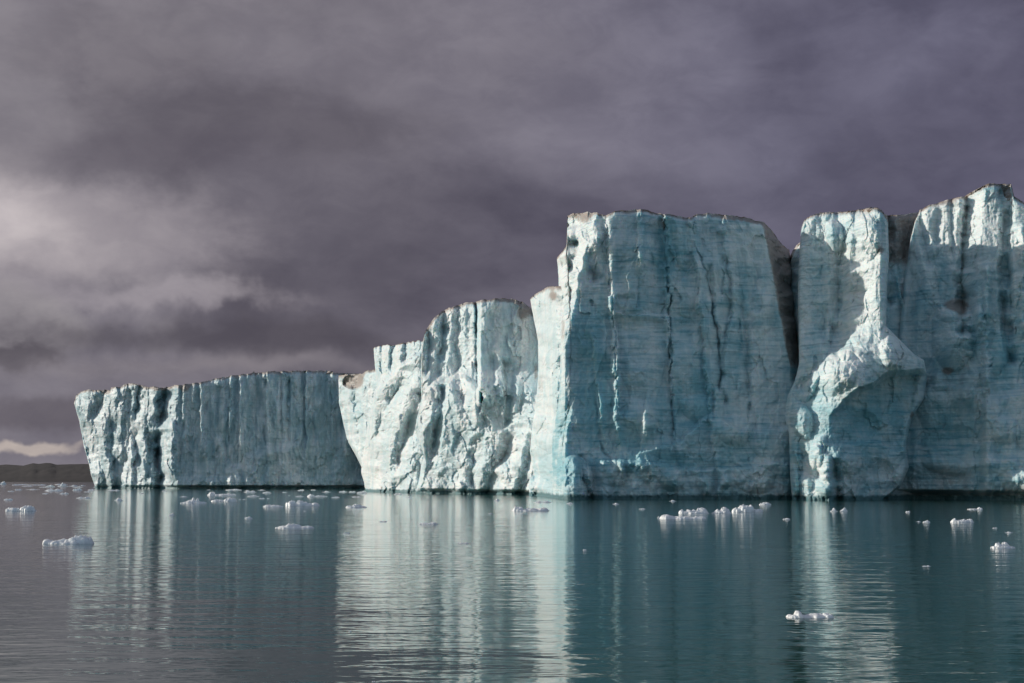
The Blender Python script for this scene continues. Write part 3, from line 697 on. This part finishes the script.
floe('ice_floe', 458, 470, 543.8, 2, FLAT, 'thin piece floating right below the flat sliver, in the sunlit reflection')
floe('ice_floe', 494, 500.5, 500.7, 3.2, PEAK, 'small white lump under the right half of the cracked block')
crumbs = [(6, 15, 500, 2.5), (16.5, 24, 490, 1.6), (27, 41, 489.7, 1.2), (44, 51, 493.8, 1), (69, 82, 486.3, 2), (47, 57, 487, 3), (89, 98, 490.3, 1.6), (109, 122, 490.7, 1.6),
          (9.5, 16.5, 491.5, 1), (85, 94, 492, 1), (180, 190, 497, 1.5), (226, 243, 490.2, 1.6), (245, 257, 492.3, 2.5), (248, 260, 496.6, 2), (263, 272.5, 493.2, 2.5),
          (296.5, 305, 496.7, 1.5), (332, 341, 497.7, 1.6), (352, 362, 497.2, 1.2), (322, 332, 492.2, 1.8), (339, 348, 492.2, 1.8), (349, 357, 492.3, 1.8), (260, 266, 498.8, 1.5), (268, 271, 498.8, 1.2),
          (298, 305, 490.7, 1.2), (283, 288, 492.6, 1.2), (258, 267, 490.3, 1.2), (379, 388, 521.7, 1), (406, 414, 497.6, 2), (394, 403, 494.5, 2),
          (612, 619, 504.2, 2), (638, 645, 509.2, 1.3), (566, 573, 503.7, 1.8), (582, 586, 550.3, 1.5), (488, 493, 513.7, 1), (656, 659, 518, 3), (668, 676, 501.3, 2), (781, 789, 519.3, 1.6),
          (903, 908, 512.2, 2), (913, 919, 521.8, 1), (1001, 1010, 532.7, 1.5), (989, 994, 528.2, 1), (351, 354, 631.5, 1.5), (374, 378, 682, 1.5), (304, 308, 511.3, .8), (240, 243, 499.6, 1), (244, 247, 499.6, 1)]
r2 = random.Random(5)
for i in range(14):
    x = r2.uniform(2, 118); w = r2.uniform(4, 13)
    crumbs.append((x, x + w, r2.choice((484.8, 485.2, 485.8, 486.4, 487.3)), r2.uniform(.8, 1.7)))
for i in range(8):
    x = r2.uniform(120, 360); w = r2.uniform(2, 6)
    crumbs.append((x, x + w, r2.uniform(490, 496), r2.uniform(.6, 1.2)))
def crumb_text(x, row):
    if x < 100 and row < 489: return 'tiny flat crumb in the line of brash ice under the dark shore', 'brash ice under the dark shore'
    if x < 125: return 'thin scrap of ice on the grey water left of the far cliff reflection', 'scraps of ice at the far left'
    if x < 370 and row < 500: return 'thin white crumb of ice strewn along the foot of the far cliff', 'crumbs of ice before the far cliff'
    if x < 600: return 'tiny scrap of ice on the reflection of the sunlit blocks', 'scraps of ice on the sunlit reflection'
    return 'tiny scrap of ice on the dark water under the shaded walls', 'scraps of ice on the dark water'
for a, b_, row, h in crumbs:
    lb, gp = crumb_text(a, row)
    floe('ice_scrap', a, b_, row, h, rng.choice((FLAT, CHUNK, PEAK)), lb, 'ice scrap', gp)

# ================================================================== sky
w = bpy.data.worlds.new('World'); sc.world = w; w.use_nodes = True
nt = w.node_tree; bg = nt.nodes['Background']
sky = N(nt, 'ShaderNodeTexSky', sky_type='NISHITA'); sky.sun_disc = False
sky.sun_elevation = math.radians(SUN_EL); sky.sun_rotation = math.atan2(-1, SUN_A)
gen = N(nt, 'ShaderNodeTexCoord').outputs['Generated']
sx = N(nt, 'ShaderNodeSeparateXYZ'); L(nt, gen, sx.inputs[0]); dx, dy, dz = sx.outputs
wv = N(nt, 'ShaderNodeTexNoise'); wv.inputs['Scale'].default_value = 5; wv.inputs['Detail'].default_value = 6; wv.inputs['Roughness'].default_value = .6
L(nt, gen, wv.inputs['Vector'])
va = N(nt, 'ShaderNodeVectorMath', operation='SUBTRACT'); L(nt, wv.outputs['Color'], va.inputs[0]); va.inputs[1].default_value = (.5, .5, .5)
vm = N(nt, 'ShaderNodeVectorMath', operation='MULTIPLY_ADD'); L(nt, va.outputs[0], vm.inputs[0]); vm.inputs[1].default_value = (.22, 0, .10); L(nt, gen, vm.inputs[2])
sw = N(nt, 'ShaderNodeSeparateXYZ'); L(nt, vm.outputs[0], sw.inputs[0]); qx, qy, qz = sw.outputs
def blobdir(px, py, sx_, sy_):
    """soft patch of cloud in a compass direction (azimuth/elevation), widths in pixels of the photo"""
    v = np.array(back(px, py, 1.0)) - np.array([0, 0, H]); az = math.atan2(v[0], v[1]); el = math.atan2(v[2], math.hypot(v[0], v[1]))
    a = math_(nt, 'ARCTAN2', qx, qy); a = math_(nt, 'DIVIDE', math_(nt, 'SUBTRACT', a, az), sx_ / F)
    e = math_(nt, 'ARCSINE', qz); e = math_(nt, 'DIVIDE', math_(nt, 'SUBTRACT', e, el), sy_ / F)
    r = math_(nt, 'ADD', math_(nt, 'MULTIPLY', a, a), math_(nt, 'MULTIPLY', e, e))
    return math_(nt, 'EXPONENT', math_(nt, 'MULTIPLY', r, -1.0))
wn = noise(nt, gen, 2.6, 6, .55, (1, 1, 1.5), .3)
cl = noise(nt, gen, 3.3, 7, .52, (1, 1, 1.7), .4)
cl2 = noise(nt, gen, 9, 7, .58, (1, 1, 2.0), .3)
base = mixc(nt, ramp(nt, dx, (-.2, .30)), (.190, .175, .200), (.130, .126, .180))
f = ramp(nt, math_(nt, 'ADD', math_(nt, 'MULTIPLY', cl, .6), math_(nt, 'MULTIPLY', wn, .4)), (.38, .58))
c = mixc(nt, f, mixc(nt, ramp(nt, dx, (-.2, .3)), (.088, .080, .100), (.084, .080, .120)), base)
c = mixc(nt, 1.0, c, mixc(nt, ramp(nt, cl2, (.3, .7)), (.84, .84, .86), (1.14, 1.14, 1.12)), 'MULTIPLY')
def addp(c, px, py, sx_, sy_, colr, k, tex=None):
    m = blobdir(px, py, sx_, sy_)
    if tex: m = math_(nt, 'MULTIPLY', m, tex)
    return mixc(nt, math_(nt, 'MULTIPLY', m, k, True), c, colr)
def puff(c, px, py, sx_, sy_, colr, k, edge=.35, amt=1.6, nz=None):
    '''cloud with a broken, fairly crisp outline'''
    m = blobdir(px, py, sx_, sy_)
    t = math_(nt, 'MULTIPLY_ADD', math_(nt, 'MULTIPLY', math_(nt, 'SUBTRACT', nz or cl2, .5), ramp(nt, m, (.0, .35))), amt, False, m)
    return mixc(nt, math_(nt, 'MULTIPLY', ramp(nt, t, (.5 - edge / 2, .5 + edge / 2)), k, True), c, colr)
tx = ramp(nt, cl2, (.40, .60)); tw = ramp(nt, wn, (.3, .6))
c = addp(c, 70, 50, 260, 120, (.27, .25, .27), .85, tw)
c = puff(c, 120, 70, 130, 40, (.145, .132, .150), .55, .8, 1.6)
c = addp(c, 330, 60, 150, 60, (.135, .125, .150), .5, tw)
c = addp(c, 470, 60, 90, 60, (.215, .198, .225), .6, tw)
c = puff(c, 250, 120, 200, 42, (.098, .089, .108), .75, .7, 1.2)
c = addp(c, 870, 150, 90, 70, (.145, .140, .19), .3)
c = puff(c, 90, 232, 180, 56, (.27, .245, .265), .9, .45, .8)
c = addp(c, 5, 222, 85, 46, (.52, .47, .47), .9)
c = puff(c, 190, 158, 130, 26, (.105, .095, .115), .75, .95, .9, wn)
c = puff(c, 330, 230, 120, 80, (.115, .106, .130), .6, .8, .9, wn)
c = puff(c, 140, 297, 120, 13, (.32, .29, .31), .75, .9, 1.8)
c = puff(c, 25, 325, 75, 36, (.27, .25, .26), .8, .6, 1.8)
c = puff(c, 210, 338, 190, 22, (.082, .074, .09), .85, .75, 1.6)
c = puff(c, 30, 352, 45, 16, (.085, .076, .09), .8, .5, 1.5)
c = addp(c, 200, 368, 190, 10, (.21, .19, .205), .75)
c = puff(c, 50, 415, 130, 22, (.110, .098, .115), .8, .6, 1.2)
c = puff(c, -10, 450, 75, 9, (.50, .43, .38), .8, .6, 1.6)
nish = mixc(nt, 1.0, sky.outputs[0], (.115, .115, .115), 'MULTIPLY')
c = mixc(nt, 1.0, c, mixc(nt, ramp(nt, noise(nt, gen, 22, 6, .6, (1, 1, 1.8), .4), (.35, .65)), (1.0, 1.0, 1.04), (1.15, 1.15, 1.17)), 'MULTIPLY')
# behind and above the viewer the overcast opens to blue sky with bright cloud
op = ramp(nt, math_(nt, 'ADD', dy, math_(nt, 'MULTIPLY', math_(nt, 'SUBTRACT', cl, .5), .5)), (.30, -.25))
opn = mixc(nt, ramp(nt, cl, (.45, .6)), nish, (.30, .34, .40))
c = mixc(nt, op, c, opn)
L(nt, c, bg.inputs[0]); bg.inputs[1].default_value = 1.0

sl = bpy.data.lights.new('Sun', 'SUN'); so = bpy.data.objects.new('sun', sl); col.objects.link(so)
sl.energy = 3.6; sl.angle = math.radians(.5); sl.color = (1, .93, .82)
from mathutils import Vector
e = math.radians(SUN_EL); k = math.cos(e) / math.hypot(1, SUN_A)
so.rotation_euler = Vector((-k, SUN_A * k, math.sin(e))).to_track_quat('Z', 'Y').to_euler()

cd = bpy.data.cameras.new('Camera'); co = bpy.data.objects.new('camera', cd); col.objects.link(co)
co.location = (0, 0, H); co.rotation_euler = (math.pi / 2 + PITCH, 0, 0)
cd.sensor_width = 36; cd.lens = F * 36 / 1024; cd.clip_end = 60000; cd.clip_start = .5
sc.camera = co
sc.view_settings.view_transform = 'Standard'; sc.view_settings.look = 'None'; sc.view_settings.exposure = 0; sc.view_settings.gamma = 1
sc.cycles.use_denoising = True
sc.cycles.max_bounces = 6
